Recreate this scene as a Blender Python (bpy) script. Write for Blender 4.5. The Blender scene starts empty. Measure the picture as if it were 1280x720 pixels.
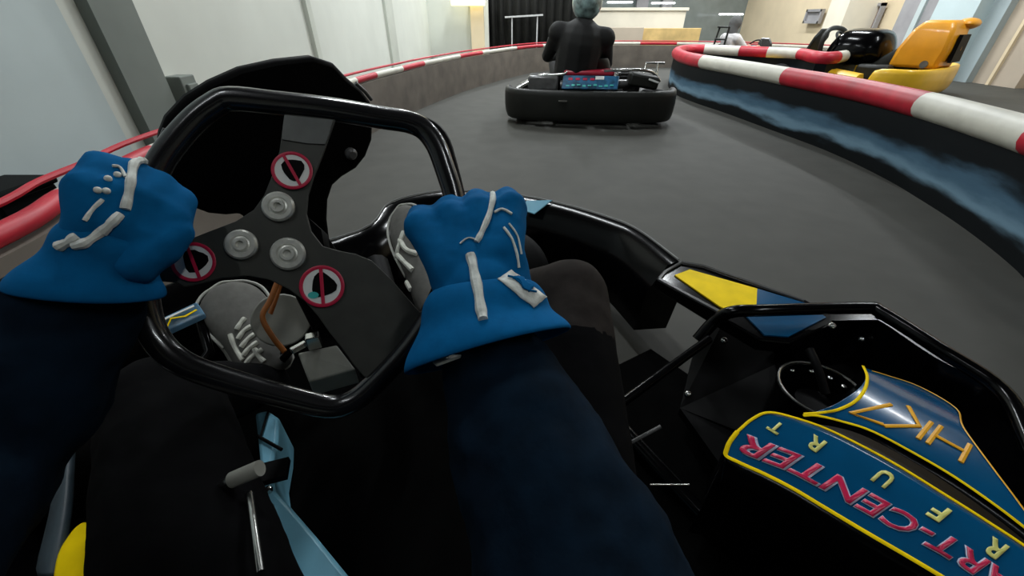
import bpy, bmesh, math, random
from mathutils import Vector as V, Matrix
from mathutils.bvhtree import BVHTree
random.seed(7)
sc = bpy.context.scene
COL = sc.collection
# ------------------------------------------------------------ camera
FPX = 500.0; PITCH = math.radians(34.0); CAMH = 0.8
CP, SP = math.cos(PITCH), math.sin(PITCH)
CAMP = V((0, 0, CAMH))
cam = bpy.data.objects.new('camera', bpy.data.cameras.new('camera'))
COL.objects.link(cam); cam.location = CAMP
cam.rotation_euler = (math.pi/2 - PITCH, 0, 0)
cam.data.sensor_width = 36; cam.data.lens = 36*FPX/1280
cam.data.clip_start = 0.01; cam.data.clip_end = 100
sc.camera = cam

def ray(px, py):                       # direction with unit depth
    x = (px-640)/FPX; y = (360-py)/FPX
    return V((x, CP+SP*y, -SP+CP*y))
def G(px, py, z=0.0):                  # point at height z
    d = ray(px, py); return CAMP + d*((z-CAMH)/d.z)
def D(px, py, t): return CAMP + ray(px, py)*t
def PLN(px, py, p0, n):
    d = ray(px, py); return CAMP + d*((p0-CAMP).dot(n)/d.dot(n))
HD = math.radians(37)
KR = V((math.cos(HD), math.sin(HD), 0)); KF = V((-math.sin(HD), math.cos(HD), 0)); Z = V((0, 0, 1))
def K(u, v, z): return KR*(u+.13) + KF*v + Z*z

# ------------------------------------------------------------ materials
def mat(name, col, rough=.5, metal=0, coat=0, var=.12, scale=20, bump=0, emit=None, estr=0, spec=.5, sheen=0):
    m = bpy.data.materials.new(name); m.use_nodes = True
    nt = m.node_tree; b = nt.nodes['Principled BSDF']
    tc = nt.nodes.new('ShaderNodeTexCoord'); no = nt.nodes.new('ShaderNodeTexNoise')
    no.inputs['Scale'].default_value = scale; no.inputs['Detail'].default_value = 5
    nt.links.new(tc.outputs['Object'], no.inputs['Vector'])
    r = nt.nodes.new('ShaderNodeValToRGB')
    r.color_ramp.elements[0].position = .3; r.color_ramp.elements[1].position = .7
    r.color_ramp.elements[0].color = tuple(c*(1-var) for c in col)+(1,)
    r.color_ramp.elements[1].color = tuple(min(1, c*(1+var)) for c in col)+(1,)
    nt.links.new(no.outputs['Fac'], r.inputs['Fac']); nt.links.new(r.outputs['Color'], b.inputs['Base Color'])
    b.inputs['Roughness'].default_value = rough; b.inputs['Metallic'].default_value = metal
    b.inputs['Coat Weight'].default_value = coat; b.inputs['Coat Roughness'].default_value = .08
    b.inputs['Specular IOR Level'].default_value = spec; b.inputs['Sheen Weight'].default_value = sheen
    if bump:
        bp = nt.nodes.new('ShaderNodeBump'); bp.inputs['Strength'].default_value = bump; bp.inputs['Distance'].default_value = .004
        nt.links.new(no.outputs['Fac'], bp.inputs['Height']); nt.links.new(bp.outputs['Normal'], b.inputs['Normal'])
    if emit:
        b.inputs['Emission Color'].default_value = tuple(emit)+(1,); b.inputs['Emission Strength'].default_value = estr
    return m
M = {}
M['asphalt'] = mat('asphalt', (.058, .057, .050), .75, var=.1, scale=6, bump=.25, spec=.3)
M['wall_white'] = mat('wall_white', (.62, .64, .58), .8, var=.07, scale=1.3)
M['wall_blue'] = mat('wall_bluegrey', (.50, .57, .57), .8, var=.1, scale=1.5)
M['wall_dim'] = mat('wall_dim', (.50, .52, .46), .8, var=.1, scale=2)
M['pillar'] = mat('pillar_grey', (.17, .19, .17), .8, var=.15, scale=2)
M['cream'] = mat('cream_paint', (.80, .66, .45), .8, var=.06, scale=2)
M['creamw'] = mat('cream_white', (.85, .78, .64), .8, var=.06, scale=2)
M['paleblue'] = mat('pale_blue_paint', (.55, .66, .68), .8, var=.06, scale=2)
M['bluegrey'] = mat('blue_grey_paint', (.38, .45, .47), .8, var=.08, scale=2)
M['peach'] = mat('peach_paint', (.50, .42, .33), .8, var=.08, scale=2)
M['brownwin'] = mat('brown_shutter', (.16, .09, .06), .6, scale=4)
M['lilac'] = mat('lilac_grey', (.33, .32, .33), .7, scale=4)
M['ceiling'] = mat('ceiling_paint', (.05, .05, .05), .9)
M['blackcloth'] = mat('black_curtain', (.012, .012, .010), .9, var=.3, scale=4)
M['glassgrey'] = mat('grey_glass', (.22, .25, .24), .15, scale=3)
M['lamp'] = mat('tube_lamp', (.9, .9, .9), .5, emit=(.92, .97, 1), estr=9)
M['lampy'] = mat('yellow_lamp', (.9, .8, .4), .5, emit=(1, .85, .35), estr=3)
M['lampbody'] = mat('lamp_body', (.5, .5, .5), .5)
M['red'] = mat('barrier_red', (.48, .012, .03), .45, var=.2, scale=8)
M['white'] = mat('barrier_white', (.62, .60, .52), .45, var=.1, scale=8)
M['rubber'] = mat('barrier_rubber', (.02, .022, .024), .6, var=.4, scale=5)
M['barrwall'] = mat('barrier_board', (.13, .11, .09), .7, var=.25, scale=5)
M['black'] = mat('gloss_black', (.0012, .0012, .0015), .17, coat=.04, var=.3, spec=.14)
M['blackm'] = mat('matt_black', (.0015, .0015, .0017), .55, var=.3, spec=.08)
M['tire'] = mat('tire_rubber', (.0018, .0018, .002), .7, var=.3, spec=.1)
M['plate'] = mat('wheel_plate', (.045, .046, .040), .5, var=.15, scale=40, metal=.3)
M['platel'] = mat('bare_plate', (.11, .115, .11), .45, var=.15, scale=40, metal=.3)
M['steel'] = mat('steel', (.55, .55, .53), .22, metal=1, var=.1)
M['rimblack'] = mat('wheel_rim_black', (.006, .006, .007), .24, coat=.5, var=.2)
M['blue'] = mat('pod_blue', (.001, .062, .155), .2, coat=.18, spec=.3, var=.08, scale=15)
M['yellow'] = mat('pod_yellow', (.85, .60, .002), .5, coat=0, spec=.05, var=.1, scale=25)
M['orangetxt'] = mat('orange_lettering', (.75, .36, .01), .35, var=.08)
M['paletxt'] = mat('pale_yellow_lettering', (.60, .58, .16), .35, var=.15)
M['magenta'] = mat('magenta_lettering', (.50, .006, .06), .35, var=.15)
M['pinkline'] = mat('pale_lettering_edge', (.40, .42, .55), .35, var=.15)
M['stkwhite'] = mat('sticker_white', (.75, .76, .74), .4, var=.05)
M['stkred'] = mat('sticker_red', (.50, .008, .05), .4, var=.05)
M['stkteal'] = mat('sticker_teal', (.05, .45, .42), .4, var=.1)
M['glove'] = mat('glove_blue', (.001, .100, .27), .85, var=.1, scale=60, bump=.15, spec=.08)
M['gloved'] = mat('glove_blue_side', (.003, .07, .19), .7, var=.3, scale=60, bump=.3, spec=.3)
M['piping'] = mat('white_piping', (.62, .64, .60), .7, var=.2, scale=90, bump=.5)
M['navy'] = mat('navy_cloth', (.0022, .0085, .018), .9, var=.35, scale=30, bump=.5, spec=.08)
M['trouser'] = mat('trouser_cloth', (.0022, .0022, .0026), .9, var=.2, scale=40, bump=.3, spec=.06)
M['knee_lit'] = mat('trouser_knee_lit', (.024, .020, .018), .9, var=.2, scale=40, bump=.3, spec=.08)  # lighter trouser cloth, paints the light falling on the right knee
M['shoe'] = mat('shoe_canvas', (.10, .097, .088), .85, var=.15, scale=50, bump=.2)
M['sole'] = mat('shoe_sole', (.42, .42, .38), .6, var=.1)
M['lace'] = mat('shoe_lace', (.62, .62, .55), .8, var=.15, scale=80)
M['skin'] = mat('skin', (.50, .26, .18), .6)
M['orange'] = mat('orange_strap', (.28, .085, .012), .4, var=.35)
M['tank'] = mat('pale_blue_tank', (.17, .42, .56), .35, var=.1, scale=8)
M['greybox'] = mat('grey_box', (.22, .22, .19), .6, var=.15)
M['tray'] = mat('floor_tray', (.0015, .0015, .0015), .9, var=.2, spec=.02)
M['kblack'] = mat('kart_black', (.011, .012, .010), .5, var=.3, scale=6, spec=.3)
M['kgrey'] = mat('kart_grey', (.10, .10, .10), .3, var=.3)
M['kred'] = mat('kart_red', (.35, .008, .03), .4)
M['kblue'] = mat('kart_blue', (.02, .10, .20), .3, coat=.4, var=.8, scale=16)
M['kyellow'] = mat('kart_yellow', (.82, .34, .01), .4, coat=.3, var=.1, scale=6)
M['kyellow2'] = mat('kart_amber', (.85, .50, .02), .4, coat=.3, var=.1, scale=6)
M['helmet'] = mat('helmet_paint', (.25, .36, .36), .25, coat=.6, var=.9, scale=14)
M['jblack'] = mat('black_jacket', (.010, .010, .010), .75, var=.3, scale=8, bump=.3, spec=.3)
M['wshirt'] = mat('white_shirt', (.62, .60, .60), .8)
M['hood'] = mat('grey_hood', (.10, .10, .10), .85)

# ------------------------------------------------------------ mesh helpers
ROOT = {}
def thing(name, label, cat, loc=(0, 0, 0), group=None):
    o = bpy.data.objects.new(name, None); COL.objects.link(o); o.location = loc
    o.empty_display_size = .1
    o['label'] = label; o['category'] = cat
    if group: o['group'] = group
    ROOT[o.name] = V(loc); return o
def new(): return bmesh.new()
def obj(name, bm, m, parent=None, smooth=True, sub=0, bevel=0, remesh=0, relax=6, solid=0, label=None, disp=0, dscale=.05, apply=False, angle=None):
    bmesh.ops.recalc_face_normals(bm, faces=bm.faces)
    me = bpy.data.meshes.new(name); bm.to_mesh(me); bm.free()
    if smooth: me.polygons.foreach_set('use_smooth', [True]*len(me.polygons))
    for mm in (m if isinstance(m, (list, tuple)) else [m]): me.materials.append(mm)
    o = bpy.data.objects.new(name, me); COL.objects.link(o)
    if remesh:
        d = o.modifiers.new('r', 'REMESH'); d.mode = 'VOXEL'; d.voxel_size = remesh; d.use_smooth_shade = True
        s = o.modifiers.new('s', 'SMOOTH'); s.iterations = relax; s.factor = .5
    if disp:
        tx = bpy.data.textures.new(name, 'CLOUDS'); tx.noise_scale = dscale
        d = o.modifiers.new('d', 'DISPLACE'); d.texture = tx; d.strength = disp; d.texture_coords = 'LOCAL'
    if solid:
        s = o.modifiers.new('t', 'SOLIDIFY'); s.thickness = solid; s.offset = 0
    if bevel:
        b = o.modifiers.new('b', 'BEVEL'); b.width = bevel; b.segments = 2; b.limit_method = 'ANGLE'; b.angle_limit = .6
    if sub:
        s = o.modifiers.new('u', 'SUBSURF'); s.levels = s.render_levels = sub
    if smooth and not remesh and not sub:
        try:
            me.set_sharp_from_angle(angle=angle or .7)
        except Exception: pass
    if apply:
        bpy.context.view_layer.update()
        dg = bpy.context.evaluated_depsgraph_get()
        nm = bpy.data.meshes.new_from_object(o.evaluated_get(dg))
        o.modifiers.clear(); o.data = nm
    if parent:
        o.parent = parent
        if parent.name in ROOT: o.matrix_parent_inverse = Matrix.Translation(-ROOT[parent.name])
    if label: o['label'] = label
    return o
def top(o, label, cat, group=None):
    o['label'] = label; o['category'] = cat
    if group: o['group'] = group
    return o
def struct(o): o['kind'] = 'structure'; return o
def box(bm, c, s, rz=0, rx=0, ry=0, mi=0):
    mtx = Matrix.Translation(V(c)) @ Matrix.Rotation(rz, 4, 'Z') @ Matrix.Rotation(ry, 4, 'Y') @ Matrix.Rotation(rx, 4, 'X') @ Matrix.Diagonal((s[0], s[1], s[2], 1))
    r = bmesh.ops.create_cube(bm, size=1, matrix=mtx)
    for v in r['verts']:
        for f in v.link_faces: f.material_index = mi
    return bm
def ball(bm, c, r, seg=16, rot=None):
    if not hasattr(r, '__len__'): r = (r, r, r)
    mtx = Matrix.Translation(V(c)) @ (rot or Matrix.Identity(4)) @ Matrix.Diagonal((r[0], r[1], r[2], 1))
    bmesh.ops.create_uvsphere(bm, u_segments=seg, v_segments=seg//2+2, radius=1, matrix=mtx); return bm
def spline(pts, n=6, closed=False):
    P = [V(p) for p in pts]; out = []
    N = len(P); rng = range(N if closed else N-1)
    for i in rng:
        p0 = P[(i-1) % N] if (closed or i > 0) else P[0]*2-P[1]
        p1 = P[i]; p2 = P[(i+1) % N]
        p3 = P[(i+2) % N] if (closed or i+2 < N) else P[-1]*2-P[-2]
        for k in range(n):
            t = k/n
            out.append(.5*((2*p1)+(p2-p0)*t+(2*p0-5*p1+4*p2-p3)*t*t+(3*p1-p0-3*p2+p3)*t**3))
    if not closed: out.append(P[-1])
    return out
def tube(bm, pts, r, seg=10, closed=False, caps=True, flat=1.0, up=None):
    pts = [V(p) for p in pts]; n = len(pts)
    R = r if hasattr(r, '__len__') else [r]*n
    if len(R) != n:                                    # resample radii
        R = [R[min(int(i/(n-1)*(len(R)-1)), len(R)-2)]*(1-((i/(n-1)*(len(R)-1)) - min(int(i/(n-1)*(len(R)-1)), len(R)-2))) +
             R[min(int(i/(n-1)*(len(R)-1)), len(R)-2)+1]*((i/(n-1)*(len(R)-1)) - min(int(i/(n-1)*(len(R)-1)), len(R)-2)) for i in range(n)]
    rings = []; nrm = None
    for i, p in enumerate(pts):
        a = pts[(i-1) % n] if (closed or i > 0) else p; b = pts[(i+1) % n] if (closed or i < n-1) else p
        t = (b-a).normalized() if (b-a).length > 1e-9 else V((0, 0, 1))
        if up is not None: nrm = V(up)
        elif nrm is None: nrm = V((0, 0, 1)) if abs(t.z) < .9 else V((1, 0, 0))
        nrm = nrm - t*nrm.dot(t)
        nrm = nrm.normalized() if nrm.length > 1e-6 else t.orthogonal().normalized()
        s = t.cross(nrm)
        rings.append([bm.verts.new(p + (nrm*math.cos(q)*flat + s*math.sin(q))*R[i]) for q in [2*math.pi*k/seg for k in range(seg)]])
    for i in range(n if closed else n-1):
        A, B = rings[i], rings[(i+1) % n]
        for k in range(seg): bm.faces.new((A[k], A[(k+1) % seg], B[(k+1) % seg], B[k]))
    if caps and not closed:
        bm.faces.new(rings[0]); bm.faces.new(rings[-1])
    return bm
def chain(bm, pts, r, seg=12):                         # overlapping balls + tube, for remeshing
    pts = [V(p) for p in pts]
    R = r if hasattr(r, '__len__') else [r]*len(pts)
    for p, q in zip(pts, R): ball(bm, p, q, 12)
    for i in range(len(pts)-1): tube(bm, [pts[i], pts[i+1]], [R[i], R[i+1]], seg)
    return bm
def prism(bm, poly, vec, mi=0):                        # closed slab from outline, extruded by vec
    a = [bm.verts.new(V(p)) for p in poly]; b = [bm.verts.new(V(p)+V(vec)) for p in poly]
    n = len(a); fs = [bm.faces.new(a), bm.faces.new(b[::-1])]
    for i in range(n): fs.append(bm.faces.new((a[i], b[i], b[(i+1) % n], a[(i+1) % n])))
    for f in fs: f.material_index = mi
    return bm
def disk(bm, c, n, r, h, seg=28, r2=None):
    n = V(n).normalized(); c = V(c)
    q = V((0, 0, 1)).rotation_difference(n).to_matrix().to_4x4()
    bmesh.ops.create_cone(bm, cap_ends=True, segments=seg, radius1=r, radius2=r if r2 is None else r2, depth=h, matrix=Matrix.Translation(c) @ q)
    return bm
def ring(bm, c, n, r, rt, seg=32, flat=1.0):
    n = V(n).normalized(); a = n.orthogonal().normalized(); b = n.cross(a)
    return tube(bm, [V(c)+(a*math.cos(t)+b*math.sin(t))*r for t in [2*math.pi*k/seg for k in range(seg)]], rt, 8, closed=True, flat=flat, up=n)
def lathe(bm, c, n, prof, seg=28):                     # prof: (radius, offset along n)
    n = V(n).normalized(); a = n.orthogonal().normalized(); b = n.cross(a); c = V(c); rows = []
    for r, h in prof: rows.append([bm.verts.new(c+n*h+(a*math.cos(t)+b*math.sin(t))*max(r, 1e-4)) for t in [2*math.pi*k/seg for k in range(seg)]])
    for i in range(len(rows)-1):
        for k in range(seg): bm.faces.new((rows[i][k], rows[i][(k+1) % seg], rows[i+1][(k+1) % seg], rows[i+1][k]))
    bm.faces.new(rows[0]); bm.faces.new(rows[-1]); return bm
def loft(bm, rows, closed_u=False, caps=False):        # rows of points -> quad sheet
    vs = [[bm.verts.new(V(p)) for p in r] for r in rows]; n = len(vs[0])
    for i in range(len(vs)-1):
        for k in range(n if closed_u else n-1): bm.faces.new((vs[i][k], vs[i][(k+1) % n], vs[i+1][(k+1) % n], vs[i+1][k]))
    if caps: bm.faces.new(vs[0]); bm.faces.new(vs[-1])
    return bm
def wheelgeo(name, c, axis, r, w, parent, m='tire'):
    axis = V(axis).normalized()
    bm = new(); lathe(bm, V(c)-axis*w/2, axis, [(r*.5, 0), (r*.85, 0), (r*.97, w*.12), (r, w*.3), (r, w*.7), (r*.97, w*.88), (r*.85, w), (r*.5, w)])
    t = obj(name, bm, M[m], parent)
    bm = new(); lathe(bm, V(c)-axis*w*.42, axis, [(r*.1, w*.1), (r*.2, 0), (r*.42, 0), (r*.52, -.0), (r*.52, w*.84), (r*.2, w*.84)])
    obj('hub', bm, M['kgrey'], t)
    return t
def bvh(o):
    bpy.context.view_layer.update()
    dg = bpy.context.evaluated_depsgraph_get()
    return BVHTree.FromObject(o, dg)
def drape(tree, pts, lift=.002):
    out = []
    for px, py in pts:
        h = tree.ray_cast(CAMP, ray(px, py).normalized())
        if h[0] is not None:
            n = h[1]; 
            if n.dot(ray(px, py)) > 0: n = -n
            out.append(h[0]+n*lift)
    return out
def text_mesh(s, size=1.0, offset=0.0, shear=0.0):
    cu = bpy.data.curves.new('t', 'FONT'); cu.body = s; cu.size = size; cu.offset = offset; cu.shear = shear
    cu.align_x = 'LEFT'; cu.resolution_u = 3
    o = bpy.data.objects.new('t', cu); COL.objects.link(o); bpy.context.view_layer.update()
    me = bpy.data.meshes.new_from_object(o.evaluated_get(bpy.context.evaluated_depsgraph_get()))
    bpy.data.objects.remove(o); return me

# ================================================================ THE HALL
X0, X1, Y0, Y1, HC = -1.95, 7.2, -5.0, 15.0, 4.3
def slab(name, c, s, m): return struct(obj(name, box(new(), c, s), m, smooth=False))
slab('floor', ((X0+X1)/2, (Y0+Y1)/2, -.05), (X1-X0+.6, Y1-Y0+.6, .1), M['asphalt'])
slab('ceiling', ((X0+X1)/2, (Y0+Y1)/2, HC+.05), (X1-X0+.6, Y1-Y0+.6, .1), M['ceiling'])
slab('wall_left', (X0-.1, (Y0+2.1)/2, HC/2), (.2, 2.1-Y0, HC), M['wall_blue'])
slab('wall_left_far', (X0-.1, (2.1+11.2)/2, HC/2), (.2, 9.1, HC), M['wall_white'])
slab('wall_back', ((X0+X1)/2, Y0-.1, HC/2), (X1-X0, .2, HC), M['wall_white'])
slab('wall_right', (X1+.1, (Y0+Y1)/2, HC/2), (.2, Y1-Y0, HC), M['cream'])
slab('wall_front', ((X0+X1)/2, Y1+.1, HC/2), (X1-X0, .2, HC), M['glassgrey'])
slab('wall_corner', (-1.25, 11.3, HC/2), (1.4, .2, HC), M['wall_white'])
slab('trim_1', (X0+.03, 2.32, HC/2), (.06, .26, HC), M['pillar'])
slab('trim_2', (-.80, 11.12, HC/2), (.30, .15, HC), M['cream'])
slab('trim_3', (X0+.02, 4.6, HC/2), (.04, .10, HC), M['wall_dim'])
slab('trim_4', (X0+.02, 7.6, HC/2), (.04, .45, HC), M['wall_dim'])
# right-hand side: columns and shutters along the wall
def wx(px, X, py=60):                      # y on plane x = X seen at px
    d = ray(px, py); return d.y*X/d.x
def column(name, pa, pb, X, dep, m, z0=0, z1=HC):
    ya, yb = wx(pa, X), wx(pb, X)
    return slab(name, (X+dep/2, (ya+yb)/2, (z0+z1)/2), (dep, abs(ya-yb), z1-z0), m)
column('trim_5', 1230, 1300, 6.9, .3, M['peach'])
column('trim_6', 1194, 1231, 6.8, .4, M['bluegrey'])
column('trim_7', 1145, 1195, 6.6, .6, M['paleblue'])
column('trim_8', 1105, 1146, 6.9, .3, M['lilac'])
column('trim_9', 1018, 1040, 6.5, .7, M['creamw'])
column('trim_10', 1124, 1130, 6.86, .04, M['wall_blue'])
column('trim_11', 1258, 1262, 6.86, .04, M['cream'])
def window(n, pa, pb, X, z0, z1, m):
    r = thing('window_%d' % n, '', 'window'); del r['label']; del r['category']; r['kind'] = 'structure'
    ya, yb = wx(pa, X), wx(pb, X); w = abs(ya-yb); yc = (ya+yb)/2; zc = (z0+z1)/2
    bm = new()
    for s in (-1, 1):
        box(bm, (X, yc+s*w/2, zc), (.08, .05, z1-z0+.05)); box(bm, (X, yc, zc+s*(z1-z0)/2), (.08, w+.05, .05))
    f = obj('window_frame', bm, M['lilac'], r, smooth=False)
    bm = new(); box(bm, (X+.02, yc, zc), (.02, w, z1-z0)); obj('pane', bm, m, r, smooth=False)
window(1, 1050, 1082, 7.1, .30, 1.02, M['brownwin'])
window(2, 995, 1012, 7.1, .72, .95, M['lilac'])
# glazed far end with a low cream partition in front
bm = new(); box(bm, (2.6, 13.2, .48), (4.2, .2, .96)); box(bm, (2.6, 13.2, 1.0), (4.3, .28, .07))
o = obj('partition', bm, M['creamw'], smooth=False, bevel=.01); struct(o)
for i, (x, w) in enumerate(((2.35, .25), (3.95, .35), (4.7, .3))):
    slab('trim_%d' % (12+i), (x, 14.9, HC/2), (w, .15, HC), M['lilac'] if i else M['creamw'])
# black curtain at the far left of the straight
bm = new()
rows = []
for k in range(90):
    x = -.62 + 2.55*k/89; y = 11.6 + .05*math.sin(k*.9)
    rows.append([V((x, y, 0.0)), V((x, y+.01*math.sin(k), 1.5)), V((x, y, 3.2))])
loft(bm, rows)
top(obj('curtain', bm, M['blackcloth'], solid=.01), 'tall black curtain hanging at the far end left of the cream partition', 'curtain')
bm = new(); box(bm, (.28, 11.35, .84), (.9, .03, .035), ry=-.05); box(bm, (.0, 11.38, .42), (.03, .03, .84)); box(bm, (.6, 11.38, .42), (.03, .03, .84))
top(obj('handrail', bm, M['lampbody'], smooth=False, bevel=.004), 'pale handrail bar in front of the black curtain', 'rail')
# tyre stack and hoardings beyond the far barrier
def hoarding(x0, x1, y, z, m, lab):
    bm = new(); box(bm, ((x0+x1)/2, y, z/2), (x1-x0, .06, z)); box(bm, (x0+.05, y+.12, z/2-.05), (.06, .2, z-.1)); box(bm, (x1-.05, y+.12, z/2-.05), (.06, .2, z-.1))
    return top(obj('hoarding', bm, m, smooth=False, bevel=.008), lab, 'board')
hoarding(2.3, 3.15, 11.4, .62, M['peach'], 'brown board behind the far barrier beside the black curtain')
hoarding(3.2, 4.6, 11.6, .60, mat('amber_board', (.72, .50, .20), .6, var=.25, scale=3), 'amber yellow board behind the far barrier')

# ceiling tube lamps
def luminaire(x, y, z, L, rz, lab, grp=None, w=60):
    r = thing('ceiling_lamp', lab, 'lamp', (x, y, z), grp)
    bm = new(); box(bm, (x, y, z+.05), (L, .16, .06), rz=rz)
    obj('lamp_or_strip_housing', bm, M['lampbody'], r, smooth=False, bevel=.01)
    dx, dy = math.cos(rz), math.sin(rz); bm = new()
    for s in (-1, 1):
        tube(bm, [V((x-dx*L*.47-dy*s*.04, y-dy*L*.47+dx*s*.04, z)), V((x+dx*L*.47-dy*s*.04, y+dy*L*.47+dx*s*.04, z))], .016, 10)
    obj('tube', bm, M['lamp'], r)
    ld = bpy.data.lights.new('lamp_light', 'AREA'); ld.shape = 'RECTANGLE'; ld.size = L; ld.size_y = .14; ld.energy = w
    ld.color = (.93, .98, 1)
    lo = bpy.data.objects.new('lamp_light', ld); COL.objects.link(lo); lo.location = (x, y, z-.03); lo.rotation_euler = (0, 0, rz)
    return r
LG = 'tube lamps hung above the track'
for x, y, w in ((-.6, 2.8, 62), (-.6, 6.2, 110), (2.6, 6.4, 105), (5.2, 4.0, 70), (5.2, 8.0, 130), (2.6, 10.6, 130), (-.4, 9.8, 120), (2.2, -1.2, 26), (-1.1, -.6, 8), (5.0, 12.0, 120)):
    luminaire(x, y, 3.6, 1.5, math.pi/2, 'white twin tube lamp hung above the track', LG, w)
# glowing strips low at the far end, the yellow one a lamp
def wall_strip(px, py, Y, L, lab, m=M['lamp'], h=.03, name='wall_strip'):
    d = ray(px, py); p = CAMP + d*(Y/d.y)
    r = thing(name, lab, 'lamp', p)
    obj('lamp_or_strip_housing', box(new(), p+V((0, .03, h*.6)), (L*1.05, .05, h)), M['lampbody'], r, smooth=False, bevel=.004)
    bm = new(); tube(bm, [p-V((L/2, 0, 0)), p+V((L/2, 0, 0))], h/2, 10); obj('tube', bm, m, r)
    return r
wall_strip(775, 3, 14.7, .75, 'white glowing strip above the cream partition, left of two')
wall_strip(829, 4, 14.7, .7, 'white glowing strip above the cream partition, right of two')
wall_strip(914, 18, 14.2, .7, 'white glowing strip above the seated kart driver in white top')
p = wall_strip(585, 3, 10.9, .75, 'yellow lamp on the white wall left of the black curtain', M['lampy'], .12)
# dark box on the left wall
bm = new(); box(bm, (X0+.05, 2.56, .40), (.1, .12, .26)); box(bm, (X0+.11, 2.56, .42), (.02, .08, .14))
top(obj('switch_box', bm, M['pillar'], smooth=False, bevel=.006), 'small dark box on the left wall beside the grey pillar', 'box')
p = PLN(7, 262, V((-1.62, 0, 0)), V((1, 0, 0)))
bm = new(); box(bm, (-1.7, 1.285, .16), (.16, .2, .32)); box(bm, (-1.7, 1.285, .33), (.18, .22, .03))
top(obj('bin', bm, M['blackm'], smooth=False, bevel=.01), 'dark bin between the blue-grey wall and red barrier', 'bin')

# ------------------------------------------------------------ barriers
def barrier(label, nodes, r, hz, wallm, zw, off=.0, upper=None, side=1):
    pts = [n[0] for n in nodes]; cols = [n[1] for n in nodes]
    root = thing('track_barrier', label, 'barrier', (pts[0].x, pts[0].y, 0))
    P = spline(pts, 6)
    for i in range(len(nodes)-1):
        seg = P[i*6:(i+1)*6+1]; bm = new(); tube(bm, seg, r, 14)
        obj('pipe_section', bm, M['red' if cols[i] == 'R' else 'white'], root, angle=1.2, label=('red' if cols[i] == 'R' else 'white')+' pipe section')
    if upper:
        bm = new(); tube(bm, [p+V((0, 0, upper[1])) + upper[2]*V((-1, .3, 0)) for p in P], upper[0], 8)
        obj('rail', bm, M['red'], root, label='thin dark red rail')
    L = []; 
    for i, p in enumerate(P):
        a = P[max(i-1, 0)]; b = P[min(i+1, len(P)-1)]; t = (b-a); t.z = 0; t.normalize(); L.append((p, V((t.y, -t.x, 0))))
    bm = new()
    rows = [[V((p.x, p.y, 0))+n*(.035*side), V((p.x, p.y, .02))+n*(.035*side), V((p.x, p.y, zw*.5))+n*(.04*side), V((p.x, p.y, zw))+n*(.03*side),
             V((p.x, p.y, zw))-n*(.03*side), V((p.x, p.y, 0))-n*(.035*side)] for p, n in L]
    loft(bm, rows, closed_u=True, caps=True)
    obj('barrier_wall', bm, wallm, root)
    return root
zb = .40
Lnodes = [(V((-1.15, -2.2, zb)), 'W'), (V((-1.13, -1.2, zb)), 'R'), (V((-1.13, -.2, zb)), 'W'), (G(-40, 312, zb), 'R'), (G(78, 247, zb), 'W'), (G(130, 222, zb), 'R'), (G(190, 190, zb), 'W'),
          (G(300, 148, zb), 'R'), (G(375, 121, zb), 'W'), (G(444, 101, zb), 'R'), (G(469, 94, zb), 'W'), (G(502, 86, zb), 'R'), (G(529, 79.5, zb), 'W'), (G(574, 70.5, zb), 'R'),
          (G(602, 66, zb), 'W'), (G(645, 60, zb), 'R'), (G(678, 57, zb), 'W'), (G(745, 54.5, zb), 'R'), (G(766, 54.3, zb), 'W'), (G(800, 54.3, zb), 'R'), (G(846, 54.5, zb), 'W'), (G(905, 55.5, zb), 'R'),
          (G(960, 57, zb), 'W'), (G(1060, 61, zb), 'W')]
barrier('long red and white pipe barrier curving along the left wall and far end', Lnodes, .024, zb, M['barrwall'], .37, upper=(.009, .04, .05), side=1)
# the grey divider with soft-edged pale blue band
mb = bpy.data.materials.new('blue_band_rubber'); mb.use_nodes = True; nt = mb.node_tree; b = nt.nodes['Principled BSDF']
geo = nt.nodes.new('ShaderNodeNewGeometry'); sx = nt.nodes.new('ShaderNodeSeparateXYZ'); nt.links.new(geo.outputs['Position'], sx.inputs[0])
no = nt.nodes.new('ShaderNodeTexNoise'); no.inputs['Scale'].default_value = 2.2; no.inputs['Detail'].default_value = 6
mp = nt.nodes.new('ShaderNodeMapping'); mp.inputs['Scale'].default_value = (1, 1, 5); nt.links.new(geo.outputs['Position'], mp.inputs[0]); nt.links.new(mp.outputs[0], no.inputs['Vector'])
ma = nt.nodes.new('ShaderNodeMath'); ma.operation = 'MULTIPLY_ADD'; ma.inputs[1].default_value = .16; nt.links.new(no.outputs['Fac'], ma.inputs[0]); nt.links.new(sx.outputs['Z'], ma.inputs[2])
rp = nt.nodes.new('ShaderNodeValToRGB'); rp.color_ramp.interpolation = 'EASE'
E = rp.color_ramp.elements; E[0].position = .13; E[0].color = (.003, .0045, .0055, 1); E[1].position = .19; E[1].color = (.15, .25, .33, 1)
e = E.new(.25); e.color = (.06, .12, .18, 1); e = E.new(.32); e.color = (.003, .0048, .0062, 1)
nt.links.new(ma.outputs[0], rp.inputs[0]); nt.links.new(rp.outputs[0], b.inputs['Base Color']); b.inputs['Roughness'].default_value = .6; b.inputs['Specular IOR Level'].default_value = .12
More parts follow.
